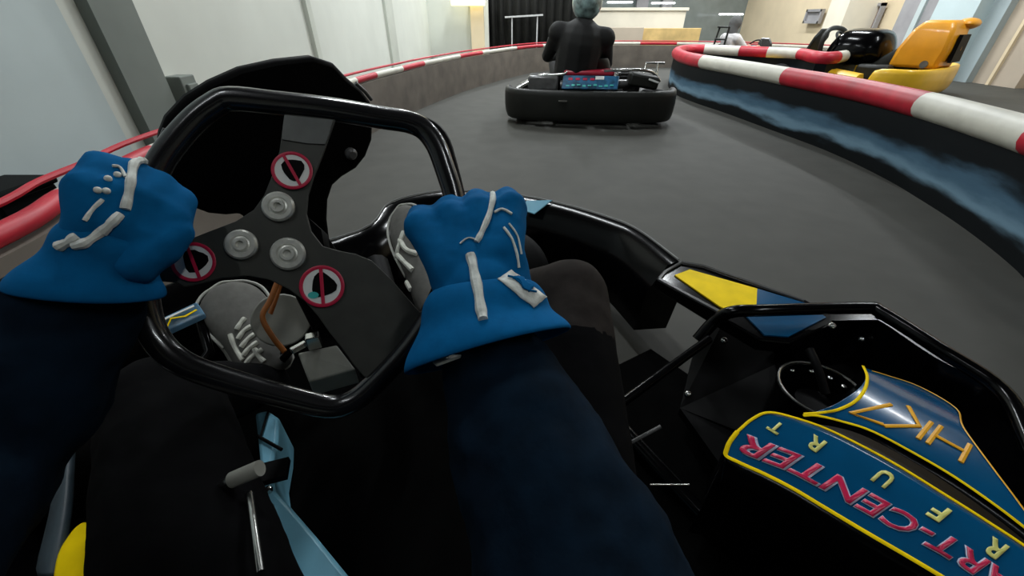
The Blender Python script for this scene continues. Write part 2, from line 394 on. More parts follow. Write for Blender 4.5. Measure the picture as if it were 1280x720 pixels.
Rnodes = [(V((6.9, 8.6, zb)), 'W'), (G(1045, 72, zb), 'R'), (G(1000, 67.5, zb), 'W'), (G(960, 65.5, zb), 'R'), (G(925, 64, zb), 'W'), (G(880, 62, zb), 'R'), (G(856, 62.5, zb), 'R'), (G(846, 66, zb), 'R'), (G(856, 72, zb), 'R'),
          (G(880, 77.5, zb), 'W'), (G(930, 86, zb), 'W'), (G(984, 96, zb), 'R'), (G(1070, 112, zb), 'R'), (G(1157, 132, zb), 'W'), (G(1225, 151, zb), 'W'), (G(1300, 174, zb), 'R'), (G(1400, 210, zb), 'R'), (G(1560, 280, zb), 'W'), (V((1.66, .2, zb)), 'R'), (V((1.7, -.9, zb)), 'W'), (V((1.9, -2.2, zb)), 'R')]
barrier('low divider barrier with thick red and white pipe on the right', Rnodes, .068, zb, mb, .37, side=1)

# ================================================================ OTHER KARTS (local frame: x right, y forward, z up; rear at y=0)
def kart(label, c1, c2, loc, rz, bumper=True, cowl=False, rollbar=False):
    r = thing('go_kart', label, 'go-kart')
    part = lambda n, bm, m, **k: obj(n, bm, M[m] if isinstance(m, str) else m, r, **k)
    for x, y, q in ((-.55, .28, .14), (.55, .28, .14), (-.55, 1.38, .13), (.55, 1.38, .13)):
        wheelgeo('wheel', (x, y, q), (1, 0, 0), q, .2 if y < 1 else .13, r)
    bm = new(); prism(bm, [(-.3, .1, .05), (.3, .1, .05), (.3, 1.5, .05), (.15, 1.75, .05), (-.15, 1.75, .05), (-.3, 1.5, .05)], (0, 0, .02)); part('floor_tray', bm, 'kgrey', smooth=False)
    bm = new()
    for s in (-1, 1):
        tube(bm, spline([(s*.3, .05, .07), (s*.32, .7, .07), (s*.42, 1.3, .08), (s*.3, 1.7, .08)]), .016)
        tube(bm, [(s*.3, .3, .08), (s*.66, .45, .12), (s*.66, 1.1, .12), (s*.3, 1.15, .08)], .014)
    tube(bm, [(-.6, .28, .14), (.6, .28, .14)], .02); tube(bm, [(-.42, 1.38, .13), (.42, 1.38, .13)], .015)
    part('chassis_frame', bm, 'kblack')
    for s in (-1, 1):                                    # side pods
        rows = []
        for y, w, h in ((.48, .05, .10), (.52, .12, .22), (.8, .14, .25), (1.1, .13, .22), (1.2, .05, .10)):
            cx = s*.57; rows.append([(cx-w, y, .04), (cx-w*.9, y, h*.9), (cx-w*.5, y, h), (cx+w*.5, y, h), (cx+w*.9, y, h*.8), (cx+w, y, .04)])
        bm = new(); loft(bm, rows, closed_u=True, caps=True); part('side_pod', bm, c1)
    rows = []                                           # nose
    for x in [-.6, -.55, -.35, -.15, .15, .35, .55, .6]:
        f = 1-(abs(x)/.62)**2*.45
        y = 1.55+.25*f; rows.append([(x, 1.48, .05), (x, 1.5, .20+.03*f), (x, y-.06, .2), (x, y, .12), (x, y-.02, .05)])
    bm = new(); loft(bm, rows, closed_u=True, caps=True); part('nose_cone', bm, c1)
    bm = new(); prism(bm, [(-.14, 1.38, .18), (.14, 1.38, .18), (.17, 1.25, .52), (.1, 1.23, .6), (-.1, 1.23, .6), (-.17, 1.25, .52)], (0, .03, .015)); part('front_panel', bm, c2, bevel=.008)
    bm = new(); tube(bm, [(0, 1.3, .15), (0, 1.02, .46)], .012); part('steering_column', bm, 'kgrey')
    bm = new(); n = V((0, -.7, .7)); ring(bm, (0, 1.0, .48), n, .14, .014); box(bm, (0, 1.0, .48), (.26, .03, .012), rx=.78); box(bm, (0, .97, .45), (.03, .12, .012), rx=.78); part('steering_wheel', bm, 'kblack')
    rows = []                                           # seat bucket
    for z, y, w, dp in ((.07, .45, .17, .32), (.16, .42, .19, .38), (.30, .36, .19, .25), (.45, .30, .17, .12), (.52, .28, .13, .06)):
        rows.append([(-w, y+dp, z), (-w, y, z), (-w*.7, y-.06, z), (0, y-.08, z), (w*.7, y-.06, z), (w, y, z), (w, y+dp, z)])
    bm = new(); loft(bm, rows); part('seat', bm, 'kblack', solid=.012, sub=1)
    bm = new(); box(bm, (.33, .38, .22), (.2, .26, .22)); box(bm, (.33, .38, .37), (.14, .18, .09)); box(bm, (.33, .24, .3), (.1, .1, .1))
    for k in range(5): box(bm, (.33, .38, .30+k*.025), (.2, .22, .008))
    part('engine', bm, 'kgrey', smooth=False, bevel=.008)
    bm = new(); tube(bm, spline([(.38, .3, .3), (.3, .16, .33), (0, .1, .32), (-.25, .12, .32)]), .035, 12); part('exhaust', bm, 'kgrey')
    bm = new(); box(bm, (-.32, .5, .2), (.2, .3, .2)); part('fuel_tank', bm, 'kblack', bevel=.03)
    if bumper:                                          # plastic wraparound rear bumper
        rows = []
        for x, y, w in ((-.72, .42, .03), (-.715, .22, .05), (-.68, .07, .06), (-.55, -.01, .07), (-.2, -.05, .08), (.2, -.05, .08), (.55, -.01, .07), (.68, .07, .06), (.715, .22, .05), (.72, .42, .03)):
            n = V((x*.9, -.6 if abs(x) < .7 else 0, 0)).normalized(); p = V((x, y, 0))
            rows.append([p+Z*.045, p+n*.02+Z*.06, p+n*.035+Z*.12, p+n*.035+Z*.275, p+n*.02+Z*.30, p-n*.05+Z*.305, p-n*.06+Z*.06])
        bm = new(); loft(bm, rows, closed_u=True, caps=True); b_ = part('rear_bumper', bm, 'kblack', sub=1)
    if cowl:
        rows = []
        for z, w, y0, y1 in ((.28, .24, .02, .42), (.45, .26, .0, .40), (.62, .25, .02, .34), (.70, .20, .06, .28)):
            rows.append([(-w, y0, z), (0, y0-.06, z), (w, y0, z), (w, y1, z), (0, y1+.02, z), (-w, y1, z)])
        bm = new(); loft(bm, rows, closed_u=True, caps=True); part('engine_cowl', bm, c1, bevel=.03)
        bm = new(); prism(bm, [(-.17, -.065, .34), (.17, -.065, .34), (.15, -.05, .58), (-.15, -.05, .58)], (0, .03, 0)); part('vent_grille', bm, 'blackm')
        bm = new(); ball(bm, (.08, .0, .67), (.15, .09, .05)); part('headrest', bm, c1)
    if rollbar:
        bm = new()
        for s in (-1, 1): tube(bm, [(s*.16, .12, .1), (s*.13, .2, .8)], .018)
        for z in (.4, .6, .8): tube(bm, [(-.15, .17, z), (.15, .17, z)], .015)
        part('roll_frame', bm, 'kblack')
    r.location = loc; r.rotation_euler = (0, 0, rz); ROOT.pop(r.name)
    return r

# kart just ahead
kp = G(736, 157, 0.0)
ka = kart('black go-kart driving just ahead on the straight, with wide black rear bumper', M['kblack'], M['kblack'], (kp.x-.03, kp.y-.08, 0), math.radians(-7))
ka.scale = (1.02, 1.0, 1.0)
bm = new(); prism(bm, [(-.24, .02, .305), (.22, .02, .305), (.23, .10, .40), (-.23, .10, .40)], (0, .012, -.01)); pl = obj('rear_plate', bm, M['kblue'], ka, bevel=.008, label='blue sticker plate')
for k in range(9): obj('lettering', box(new(), (-.19+k*.045, .035, .325+.004*(k % 3)), (.028, .004, .012+.006*(k % 2)), rx=-.7), M['stkteal'], pl, smooth=False)
for k in range(4): obj('lettering', box(new(), (-.17+k*.06, .075, .372), (.035, .004, .02), rx=-.7), M['magenta'], pl, smooth=False)
bm = new(); box(bm, (.07, .083, .382), (.07, .004, .03), rx=-.7); obj('sticker', bm, M['stkwhite'], pl, smooth=False)
bm = new(); box(bm, (-.02, .2, .41), (.42, .18, .05)); obj('top_cover', bm, M['kred'], ka, bevel=.02, label='red cover')
bm = new(); rows = []
tube(bm, spline([(.1, .12, .43), (.35, .14, .44), (.5, .2, .42), (.6, .32, .34)]), .012); tube(bm, spline([(-.6, .3, .3), (-.45, .16, .38), (-.25, .12, .40), (-.2, .12, .42)]), .012)
tube(bm, [(.48, .5, .30), (.5, .55, .46), (.66, .55, .46)], .01); tube(bm, [(.6, .5, .32), (.6, .55, .46)], .01)
obj('guard_tube', bm, M['steel'], ka)
bm = new(); tube(bm, [(-.62, .10, .28), (-.52, .13, .33)], .03); obj('rear_light', bm, M['steel'], ka)
bm = new(); box(bm, (.43, .16, .36), (.24, .2, .1), ry=.15); obj('engine_cover', bm, M['kblack'], ka, bevel=.02)
bm = new(); box(bm, (.5, .1, .37), (.08, .12, .012), ry=.3); obj('sticker', bm, M['stkwhite'], ka, smooth=False)
bm = new(); box(bm, (-.4, .2, .33), (.26, .22, .12)); obj('battery_box', bm, M['kgrey'], ka, bevel=.02)
bm = new(); box(bm, (-.22, -.085, .225), (.07, .01, .012)); obj('bolt', bm, M['steel'], ka, smooth=False)
# its driver
def rider(name_label, loc, rz, jac, trou, hel, lean=0, scale=1, helmet=True, hoodm=None, bulk=1):
    r = thing('person', name_label, 'person')
    bm = new()
    chain(bm, [(0, .42, .2), (0, .36, .42), (0, .33, .60)], [.16*bulk, .165*bulk, .165*bulk]); chain(bm, [(-.17*bulk, .33, .66), (.17*bulk, .33, .66)], [.075*bulk, .075*bulk]); chain(bm, [(0, .34, .68), (0, .36, .80)], [.06, .055])
    for s in (-1, 1):
        chain(bm, [(s*.2, .33, .65), (s*.27, .52, .47), (s*.13, .86, .48)], [.07, .055, .04])
    b = obj('jacket', bm, jac, r, remesh=.014, relax=4)
    bm = new()
    for s in (-1, 1):
        chain(bm, [(s*.09, .45, .2), (s*.2, .9, .40), (s*.16, 1.28, .18)], [.095, .07, .045])
    obj('trousers', bm, trou, r, remesh=.014, relax=4)
    for s in (-1, 1):
        bm = new(); chain(bm, [(s*.16, 1.28, .13), (s*.16, 1.42, .2)], [.045, .035]); obj('shoe', bm, M['shoe'], r, remesh=.01)
        bm = new(); chain(bm, [(s*.13, .86, .48), (s*.12, .95, .50)], [.035, .032])
        for k in range(4): chain(bm, [(s*(.14-.02*k), .93, .52-.012*k), (s*(.14-.02*k), .985, .50-.012*k), (s*(.13-.02*k), .975, .465-.012*k)], .010, 8)
        chain(bm, [(s*.10, .90, .5), (s*.075, .95, .505), (s*.07, .975, .49)], .011, 8)
        obj('hand', bm, M['skin'] if hoodm else jac, r, remesh=.006, relax=2)
    if helmet:
        bm = new(); ball(bm, (0, .38, .90), (.125, .15, .14), 24); h = obj('helmet', bm, hel, r)
        bm = new(); prism(bm, [V((.128*math.sin(t), .38+.155*math.cos(t), .88)) for t in [q*.2-1.2 for q in range(13)]] + [V((.10*math.sin(t), .38+.12*math.cos(t), .88)) for t in [1.2-q*.2 for q in range(13)]], (0, 0, .06)); obj('visor', bm, M['black'], h)
    else:
        bm = new(); ball(bm, (0, .38, .88), (.085, .10, .12), 16); ball(bm, (0, .48, .865), (.012, .02, .016), 8)
        for s in (-1, 1): ball(bm, (s*.035, .465, .895), (.014, .012, .008), 8); ball(bm, (s*.085, .38, .875), (.012, .02, .03), 8)
        box(bm, (0, .465, .83), (.04, .02, .008)); obj('head', bm, M['skin'], r, remesh=.006, relax=2)
        bm = new(); ball(bm, (0, .355, .895), (.112, .115, .135), 20); chain(bm, [(0, .34, .85), (0, .33, .74)], [.10, .10]); obj('hood', bm, hoodm, r, remesh=.01)
    r.location = loc; r.rotation_euler = (0, lean, rz); r.scale = (scale,)*3; ROOT.pop(r.name)
    return r
rp_ = rider('person in black jacket and patterned helmet driving the black kart ahead', (kp.x-.21, kp.y-.12, .02), math.radians(-7), M['jblack'], M['jblack'], M['helmet'], lean=math.radians(6), bulk=1.17)
# seated child kart
def at(px, py, t): p = D(px, py, t); return p
kc = at(903, 60, 6.5)
kart('distant dark go-kart with tall black rear frame beyond the divider', M['kblack'], M['kgrey'], (kc.x-.1, kc.y+.2, 0), math.radians(-74), rollbar=True).scale = (.85, .85, .85)
rider('person in white top and grey hood sitting in the distant kart', (kc.x-.05, kc.y+.2, -.02), math.radians(-74), M['wshirt'], M['jblack'], None, helmet=False, hoodm=M['hood'], scale=.84)
# yellow kart parked, seen from its rear left
ky = at(1190, 114, 4.9)
kk = kart('yellow go-kart parked behind the divider, with tall yellow engine cowl and black seat', M['kyellow2'], M['kblack'], (ky.x-.35, ky.y-.1, .0), math.radians(36), cowl=True)
kk.scale = (1.15, 1.1, 1.12)
for ch in kk.children:
    if ch.name.startswith('engine_cowl') or ch.name.startswith('headrest'): ch.data.materials[0] = M['kyellow']
    if ch.name.startswith('rear_bumper'): ch.data.materials[0] = M['kyellow2']
rows = []
for z, w, y0, y1 in ((.24, .30, .50, 1.12), (.42, .34, .52, 1.10), (.56, .28, .56, 1.04), (.63, .16, .64, .96)):
    rows.append([(-w, y0, z), (0, y0-.05, z), (w, y0, z), (w, y1, z), (0, y1+.02, z), (-w, y1, z)])
bm = new(); loft(bm, rows, closed_u=True, caps=True); obj('seat_cover', bm, M['black'], kk, sub=2, disp=.06, dscale=.15, label='crumpled glossy black seat cover')
bm = new(); tube(bm, spline([(-.3, 1.1, .3), (-.3, 1.12, .55), (0, 1.15, .62), (.3, 1.12, .55), (.3, 1.1, .3)]), .025); obj('roll_bar', bm, M['kblack'], kk)

# ================================================================ OWN KART
own = thing('go_kart', 'black go-kart with blue and yellow side pod, driven by the person in blue gloves', 'go-kart', K(0, .3, 0))
def kp_(n, bm, m, **k): return obj(n, bm, M[m], own, **k)
bm = new(); prism(bm, [K(-.3, -.45, .045), K(.64, -.45, .045), K(.66, .42, .045), K(.30, .46, .045), K(.28, 1.12, .045), K(-.36, 1.12, .045), K(-.42, .4, .045)], (0, 0, .008)); kp_('floor_tray', bm, 'tray', smooth=False)
bm = new()
for s in (-1, 1):
    tube(bm, spline([K(s*.30, -.5, .07), K(s*.36, .1, .07), K(s*.42, .6, .07), K(s*.36, 1.0, .07), K(s*.2, 1.14, .07)]), .016)
tube(bm, [K(-.6, -.35, .14), K(.6, -.35, .14)], .02)
kp_('chassis_frame', bm, 'black')
for u, v, q, w in ((-.5, .86, .125, .12), (.53, .86, .125, .12), (-.55, -.35, .14, .2), (.60, -.32, .14, .2)):
    wheelgeo('wheel', K(u, v, q), KR, q, w, own)
# front bumper / fairing: wraps the nose
fp = [K(-.62, .45, .28), K(-.64, .80, .28), K(-.56, .98, .28), K(-.25, 1.13, .28), G(448, 290, .28), G(490, 253, .28), G(560, 239, .28), G(640, 244, .28), G(700, 255, .28), G(765, 274, .28), G(800, 290, .28), G(848, 326, .28)]
FP = spline(fp, 5)
rows = []
for i, p in enumerate(FP):
    a = FP[max(i-1, 0)]; b = FP[min(i+1, len(FP)-1)]; t = (b-a); t.z = 0; t.normalize(); n = V((-t.y, t.x, 0))
    q = V((p.x, p.y, 0))
    rows.append([q+n*.02+Z*.05, q+n*.035+Z*.15, q+n*.012+Z*.262, q+Z*.28, q-n*.03+Z*.272, q-n*.075+Z*.20, q-n*.09+Z*.07])
bm = new(); loft(bm, rows, closed_u=True, caps=True); fb = kp_('front_bumper', bm, 'black', angle=1.0)
bm = new(); prism(bm, [G(648, 262, .27), G(658, 252, .285), G(690, 251, .287), G(668, 268, .26)], (0, 0, .003)); obj('sticker', bm, M['tank'], fb, smooth=False)
bm = new(); tube(bm, [p+Z*.004 for p in FP[16:]], .0022, 6); obj('bumper_highlight', bm, M['platel'], fb)  # thin grey tube put in as the highlight along the bumper's top edge
# side guard, right: tube + skirt
gp = [G(872, 425, .24), G(893, 402, .28), G(915, 390, .31), G(960, 388, .32), G(1080, 385, .32), G(1102, 391, .32), G(1175, 437, .32), G(1252, 489, .31), G(1290, 560, .30), G(1330, 680, .28)]
bm = new(); tube(bm, spline(gp, 6), .0125, 12); kp_('side_tube', bm, 'black', angle=1.3)
gp2 = [G(1000, 392, .29), G(1080, 390, .29), G(1106, 394, .29), G(1178, 440, .29), G(1256, 492, .28), G(1310, 580, .28), G(1350, 690, .27)]
rows = []
SK = spline(gp2, 5)
for i, p in enumerate(SK):
    a = SK[max(i-1, 0)]; b = SK[min(i+1, len(SK)-1)]; t = (b-a); t.z = 0; t.normalize(); n = V((-t.y, t.x, 0)); q = V((p.x, p.y, 0))
    rows.append([q+n*.012+Z*.05, q+n*.02+Z*.15, q+n*.0+Z*.285, q-n*.02+Z*.285, q-n*.035+Z*.2, q-n*.05+Z*.05])
bm = new(); loft(bm, rows, closed_u=True, caps=True); kp_('side_skirt', bm, 'black', angle=1.0)
# dark filler floor of the pod bay
bm = new(); prism(bm, [G(870, 430, .15), G(905, 400, .2), G(1090, 400, .2), G(1270, 520, .2), G(1330, 700, .18), G(1100, 620, .15), G(960, 560, .13), G(900, 580, .12), G(850, 510, .12)], (0, 0, -.02)); kp_('pod_bracket', bm, 'blackm', smooth=False)
# diagonal panel with yellow and blue
pz = .285
def pts(L, z): return [G(x, y, z) for x, y in L]
bm = new(); prism(bm, pts([(820, 348), (830, 338), (852, 325), (880, 330), (1005, 373), (1040, 392), (1042, 404), (990, 428), (950, 424), (905, 398)], pz), (0, 0, -.03)); pn = kp_('number_panel', bm, 'black', smooth=False, bevel=.004)
bm = new(); prism(bm, pts([(843, 345), (862, 338), (946, 362), (945, 384), (925, 387), (905, 387), (899, 384)], pz+.0), (0, 0, .003)); obj('sticker', bm, M['yellow'], pn, smooth=False, label='yellow sticker')
bm = new(); prism(bm, pts([(946, 362), (1006, 380), (1032, 398), (985, 422), (955, 420), (928, 392), (945, 384)], pz), (0, 0, .003)); obj('sticker', bm, M['blue'], pn, smooth=False, label='blue sticker')
bm = new(); tube(bm, pts([(824, 348), (832, 339), (852, 328), (880, 333), (1005, 376)], pz+.004), .0035, 6); tube(bm, pts([(824, 349), (862, 370), (905, 393)], pz+.004), .0045, 6); obj('panel_edge', bm, M['kgrey'], pn)
# struts
bm = new(); tube(bm, [D(770, 509, .70), D(886, 424, .80)], .0085); kp_('strut', bm, 'black')
bm = new(); tube(bm, [D(775, 540, .72), D(785, 555, .72), D(826, 533, .72)], .0035); kp_('brake_rod', bm, 'kgrey')
bm = new(); tube(bm, [D(812, 606, .58), D(861, 606, .60)], .0016); kp_('cable', bm, 'steel')
for px, py, z in ((905, 426, .22), (1040, 408, .29), (1076, 424, .24), (1172, 455, .25), (1143, 453, .25), (860, 493, .18)):
    bm = new(); c = G(px, py, z); lathe(bm, c, CAMP-c, [(.007, -.01), (.0075, 0), (.006, .003), (.003, .005)], 12); kp_('bolt', bm, 'steel')
# ---- side pod: two tiers, curved surface
def podz(px, py): return .30
def pod_pt(px, py, tier, lift=0.0):
    # curved pod surface: z falls towards the inner and the outer edge
    base = G(px, py, .29)
    u = base.dot(KR)-.13; v = base.dot(KF)
    if tier == 0: z = .295 - 1.5*(u-.50)**2
    else: z = .285 - 1.2*(u-.58)**2
    for _ in range(3):
        p = G(px, py, z); u = p.dot(KR)-.13
        z = (.295 - 1.5*(u-.50)**2) if tier == 0 else (.285 - 1.2*(u-.58)**2)
    return G(px, py, z)+Z*lift
low_top = [(907, 560), (921, 541), (940, 525), (962, 517), (1000, 526), (1040, 541), (1110, 577), (1180, 620), (1235, 655), (1290, 692), (1400, 775)]
low_bot = [(906, 571), (920, 580), (935, 587), (955, 596), (990, 614), (1025, 635), (1080, 668), (1135, 700), (1180, 727), (1225, 756), (1310, 815)]
NA = 14
def panel(topL, botL, tier, name, m, bulge=0):
    T = spline([V((x, y, 0)) for x, y in topL], 4); B = spline([V((x, y, 0)) for x, y in botL], 4)
    rows = []
    for ri, (a, b) in enumerate(zip(T, B)):
        row = []
        for k in range(NA+1):
            f = k/NA; x = a.x*(1-f)+b.x*f + bulge*4*f*(1-f)*math.exp(-ri/5); y = a.y*(1-f)+b.y*f
            row.append(pod_pt(x, y, tier))
        # rolled edges
        e0 = row[0]-row[1]; e0.normalize(); e1 = row[-1]-row[-2]; e1.normalize()
        row = [row[0]+e0*.004-Z*.10, row[0]+e0*.003-Z*.012] + row + [row[-1]+e1*.008-Z*.006, row[-1]+e1*.022-Z*.028, row[-1]+e1*.03-Z*.07, row[-1]+e1*.03-Z*.14]
        rows.append(row)
    bm = new(); loft(bm, rows, closed_u=True, caps=True)
    return rows, kp_(name, bm, m, angle=1.3)
rowsL, podL = panel(low_top, low_bot, 0, 'side_pod', 'black')
up_top = [(1079, 460), (1090, 464), (1110, 470), (1150, 484), (1195, 511), (1204, 535), (1240, 585), (1275, 632), (1330, 710)]
up_bot = [(1003, 521), (1020, 521), (1050, 528), (1090, 541), (1150, 573), (1195, 600), (1245, 635), (1290, 670), (1370, 735)]
rowsU, podU = panel(up_top, up_bot, 1, 'side_pod', 'black', bulge=30)
def sheet(rows, i0, i1, k0, k1, lift, m, parent, name, rowlift=None):
    bm = new(); a = [[p+Z*lift for p in r[k0:k1+1]] for r in rows[i0:i1+1]]
    loft(bm, a); return obj(name, bm, m, parent, solid=.0012, angle=1.3)
blL = sheet(rowsL, 0, len(rowsL)-1, 2, 2+NA, .0012, M['blue'], podL, 'sticker')
blU = sheet(rowsU, 0, len(rowsU)-1, 2, 2+NA, .0012, M['blue'], podU, 'sticker')
def line(poly, tier, r, m, parent, name='edge_line', lift=.003, closed=False):
    P = spline([V((x, y, 0)) for x, y in poly], 5, closed)
    bm = new(); tube(bm, [pod_pt(p.x, p.y, tier, lift) for p in P], r, 8, flat=.4, up=Z, closed=closed); return obj(name, bm, M[m], parent, angle=1.5)
line(low_top[1:], 0, .0022, 'yellow', podL); line([(921, 541), (912, 553), (908, 562), (907, 571), (920, 578)]+[(x, y-2) for x, y in low_bot[2:]], 0, .0032, 'yellow', podL)
line([(1003, 521)]+up_bot[1:], 1, .0024, 'yellow', podU); line([(x-1, y+1) for x, y in up_top[1:]], 1, .0012, 'orangetxt', podU)
line([(1078, 459), (1083, 472), (1080, 488), (1068, 503), (1048, 513), (1028, 517), (1004, 519)], 1, .0024, 'yellow', podU)
# dark brown groove between tiers
bm = new()
gt = [(965, 516), (1003, 522), (1050, 529), (1090, 542), (1150, 574), (1195, 602), (1245, 637), (1290, 672), (1370, 737)]
gb = [(965, 519), (1000, 528), (1040, 543), (1080, 562), (1140, 598), (1180, 622), (1235, 657), (1290, 694), (1390, 765)]
gm = mat('groove_brown', (.007, .004, .002), .5, coat=.03, spec=.1)
loft(bm, [[pod_pt(a.x, a.y, 0, -.012), pod_pt(b.x, b.y, 0, -.012)] for a, b in zip(spline([V((x, y, 0)) for x, y in gt], 4), spline([V((x, y, 0)) for x, y in gb], 4))])
obj('pod_groove', bm, gm, own, solid=.004)
# lettering mapped onto the pod surface
def lettering(s, o, ex, ey, tier, m, parent, lift, offset=0, shear=0, xs=None, name='lettering'):
    # o: pixel of text origin (baseline start), ex: px vector of whole text width, ey: px vector of cap height
    me = text_mesh(s, 1.0, offset, shear); w = max(v.co.x for v in me.vertices); w0 = min(v.co.x for v in me.vertices); h = .73
    bm = new(); bm.from_mesh(me)
    bmesh.ops.subdivide_edges(bm, edges=[e for e in bm.edges if e.calc_length() > .15], cuts=2)
    for v in bm.verts:
        f = (v.co.x-w0)/(w-w0); g = v.co.y/h
        if xs: 
            # piecewise positions along the baseline for perspective growth
            fx = f*(len(xs)-1); i = min(max(int(fx), 0), len(xs)-2); q = fx-i
            ox = xs[i][0]*(1-q)+xs[i+1][0]*q; oy = xs[i][1]*(1-q)+xs[i+1][1]*q
        else: ox = o[0]+ex[0]*f; oy = o[1]+ex[1]*f
        v.co = pod_pt(ox+ey[0]*g, oy+ey[1]*g, tier, lift)
    r = bmesh.ops.extrude_face_region(bm, geom=bm.faces[:])
    for v in r['geom']:
        if isinstance(v, bmesh.types.BMVert): v.co += Z*.0008
    return obj(name, bm, M[m], parent, smooth=False)
# KART-CENTER : reads from lower right to upper left, letter tops towards lower left
base = [(1326, 740), (1262, 699), (1195, 664), (1130, 627), (1040, 577), (941, 536)]
xsK = [(x-13, y+5) for x, y in [(1316, 742), (1262, 708), (1203, 670), (1142, 637), (1080, 602), (1015, 567), (945, 540)]]
lettering('KART-CENTER', None, None, (-17, 20), 0, 'pinkline', podL, .0026, offset=.035, shear=.15, xs=xsK)
lettering('KART-CENTER', None, None, (-17, 20), 0, 'magenta', podL, .0034, offset=.012, shear=.15, xs=xsK)
# ERFURT, pale, between the red line and the groove
def one(ch, c, m='paletxt', sc_=1.0, tier=0, par=None):
    rx, ry = -.85*17*sc_, -.53*17*sc_; ux, uy = -.62*16*sc_, .72*16*sc_
    lettering(ch, (c[0]-rx/2-ux/2, c[1]-ry/2-uy/2), (rx, ry), (ux, uy), tier, m, par or podL, .003, offset=.03, shear=.1)
one('T', (968, 536), sc_=1.0); one('R', (1018, 557), sc_=1.2); one('U', (1102, 600), sc_=1.35); one('F', (1171, 643), sc_=1.4); one('R', (1241, 688), sc_=1.5); one('E', (1306, 730), sc_=1.5)
# HK7 strokes
def stroke(L, w=.0034):
    bm = new(); P = [pod_pt(x, y, 1, .003) for x, y in L]; tube(bm, P, w, 6, flat=.4, up=Z); return bm
for L in ([(1113, 507), (1062, 518), (1103, 532)],):
    obj('lettering', stroke(L), M['orangetxt'], podU, smooth=False)
bm = new()
for L in ([(1104, 534), (1148, 534), (1134, 509)], [(1146, 550), (1163, 529)]): 
    P = [pod_pt(x, y, 1, .003) for x, y in L]; tube(bm, P, .0034, 6, flat=.4, up=Z)
obj('lettering', bm, M['orangetxt'], podU, smooth=False)
bm = new()
for L in ([(1158, 556), (1175, 534)], [(1168, 546), (1203, 565)], [(1199, 579), (1211, 557)]):
    P = [pod_pt(x, y, 1, .003) for x, y in L]; tube(bm, P, .0034, 6, flat=.4, up=Z)
obj('lettering', bm, M['orangetxt'], podU, smooth=False)
# fuel filler recess with metal ring
fc = G(1027, 487, .265)
bm = new(); lathe(bm, fc, Z, [(.060, -.12), (.066, -.02), (.070, 0), (.062, 0), (.055, -.03), (.052, -.1)], 32); rc = kp_('fuel_filler', bm, 'black')
bm = new(); ring(bm, fc+Z*.001, Z, .066, .0022, 40); obj('filler_ring', bm, M['steel'], rc)
bm = new(); lathe(bm, fc-Z*.06, Z, [(.03, 0), (.035, .02), (.03, .03)], 20); obj('filler_cap', bm, M['black'], rc)
for a in (-.5, -.1, .3, .7, 1.2, 1.8, 3.4):
    c = fc + V((math.cos(a), math.sin(a), 0))*.060 - Z*.012; bm = new(); ball(bm, c, (.006, .006, .004), 10); obj('bolt', bm, M['steel'], rc)
bm = new(); tube(bm, spline([D(1012, 437, .66), D(1022, 460, .64), D(1032, 492, .63)]), .0065); kp_('hose', bm, 'blackm')
# seat
rows = []
SH = V((-.05, 0, 0))
for z, v0, w, fr in ((.07, -.22, .17, .40), (.10, -.24, .20, .42), (.18, -.26, .215, .40), (.27, -.27, .225, .26), (.38, -.29, .21, .12), (.46, -.30, .18, .04)):
    rows.append([K(-w-.16, v0+fr, z), K(-w-.16, v0+fr*.5, z), K(-w-.16, v0, z), K(-w*.7-.16, v0-.06, z), K(-.16, v0-.08, z), K(w*.7-.16, v0-.06, z), K(w-.16, v0, z), K(w-.16, v0+fr*.5, z), K(w-.16, v0+fr, z)])
bm = new(); loft(bm, rows); kp_('seat', bm, 'black', solid=.008, sub=2)
# right black body flank between seat and pod
flk = [(905, 592), (935, 600), (975, 625), (1020, 662), (1070, 708), (1130, 770)]
rows = []
for p in spline([V((x, y, 0)) for x, y in flk], 5):
    a = G(p.x, p.y, .22); d = (KR*-1)
    rows.append([a+KR*.05-Z*.14, a+KR*.03, a+KR*.012+Z*.006, a, a+d*.012-Z*.010, a+d*.03-Z*.05, a+d*.04-Z*.13])
bm = new(); loft(bm, rows, closed_u=True, caps=True); kp_('pod_flank', bm, 'black', angle=1.4)
# left pod with yellow tip
lp = [(60, 735), (68, 700), (82, 672), (98, 653), (112, 648), (135, 660), (150, 700), (150, 740)]
bm = new(); prism(bm, [G(x, y, .27) for x, y in lp], (0, 0, -.10)); lpod = kp_('side_pod', bm, 'black', bevel=.008)
bm = new(); c0 = spline([G(x, y, .272) for x, y in [(70, 728), (76, 697), (88, 675), (101, 660), (114, 656), (128, 672), (135, 705), (132, 735)]], 3)
prism(bm, c0, (0, 0, .008)); obj('sticker', bm, M['yellow'], lpod, bevel=.003, label='yellow pod tip')
# grey strap / seat lip to the left of the thigh
rows = []
for (x, y, w, z) in ((103, 452, 5, .36), (96, 490, 6, .33), (88, 530, 9, .32), (78, 575, 14, .30), (76, 620, 17, .29), (66, 670, 20, .28), (52, 725, 24, .27)):
    rows.append([G(x-w*.5, y, z-.02), G(x, y, z), G(x+w*.5, y, z+.004), G(x+w, y+2, z-.01)])
bm = new(); loft(bm, rows); kp_('seat_trim', bm, 'kgrey', solid=.006, sub=1)
o_ = [c for c in own.children if c.name.startswith('seat_trim')][0]; o_.data.materials[0] = mat('grey_blue_trim', (.035, .055, .07), .5, var=.2)
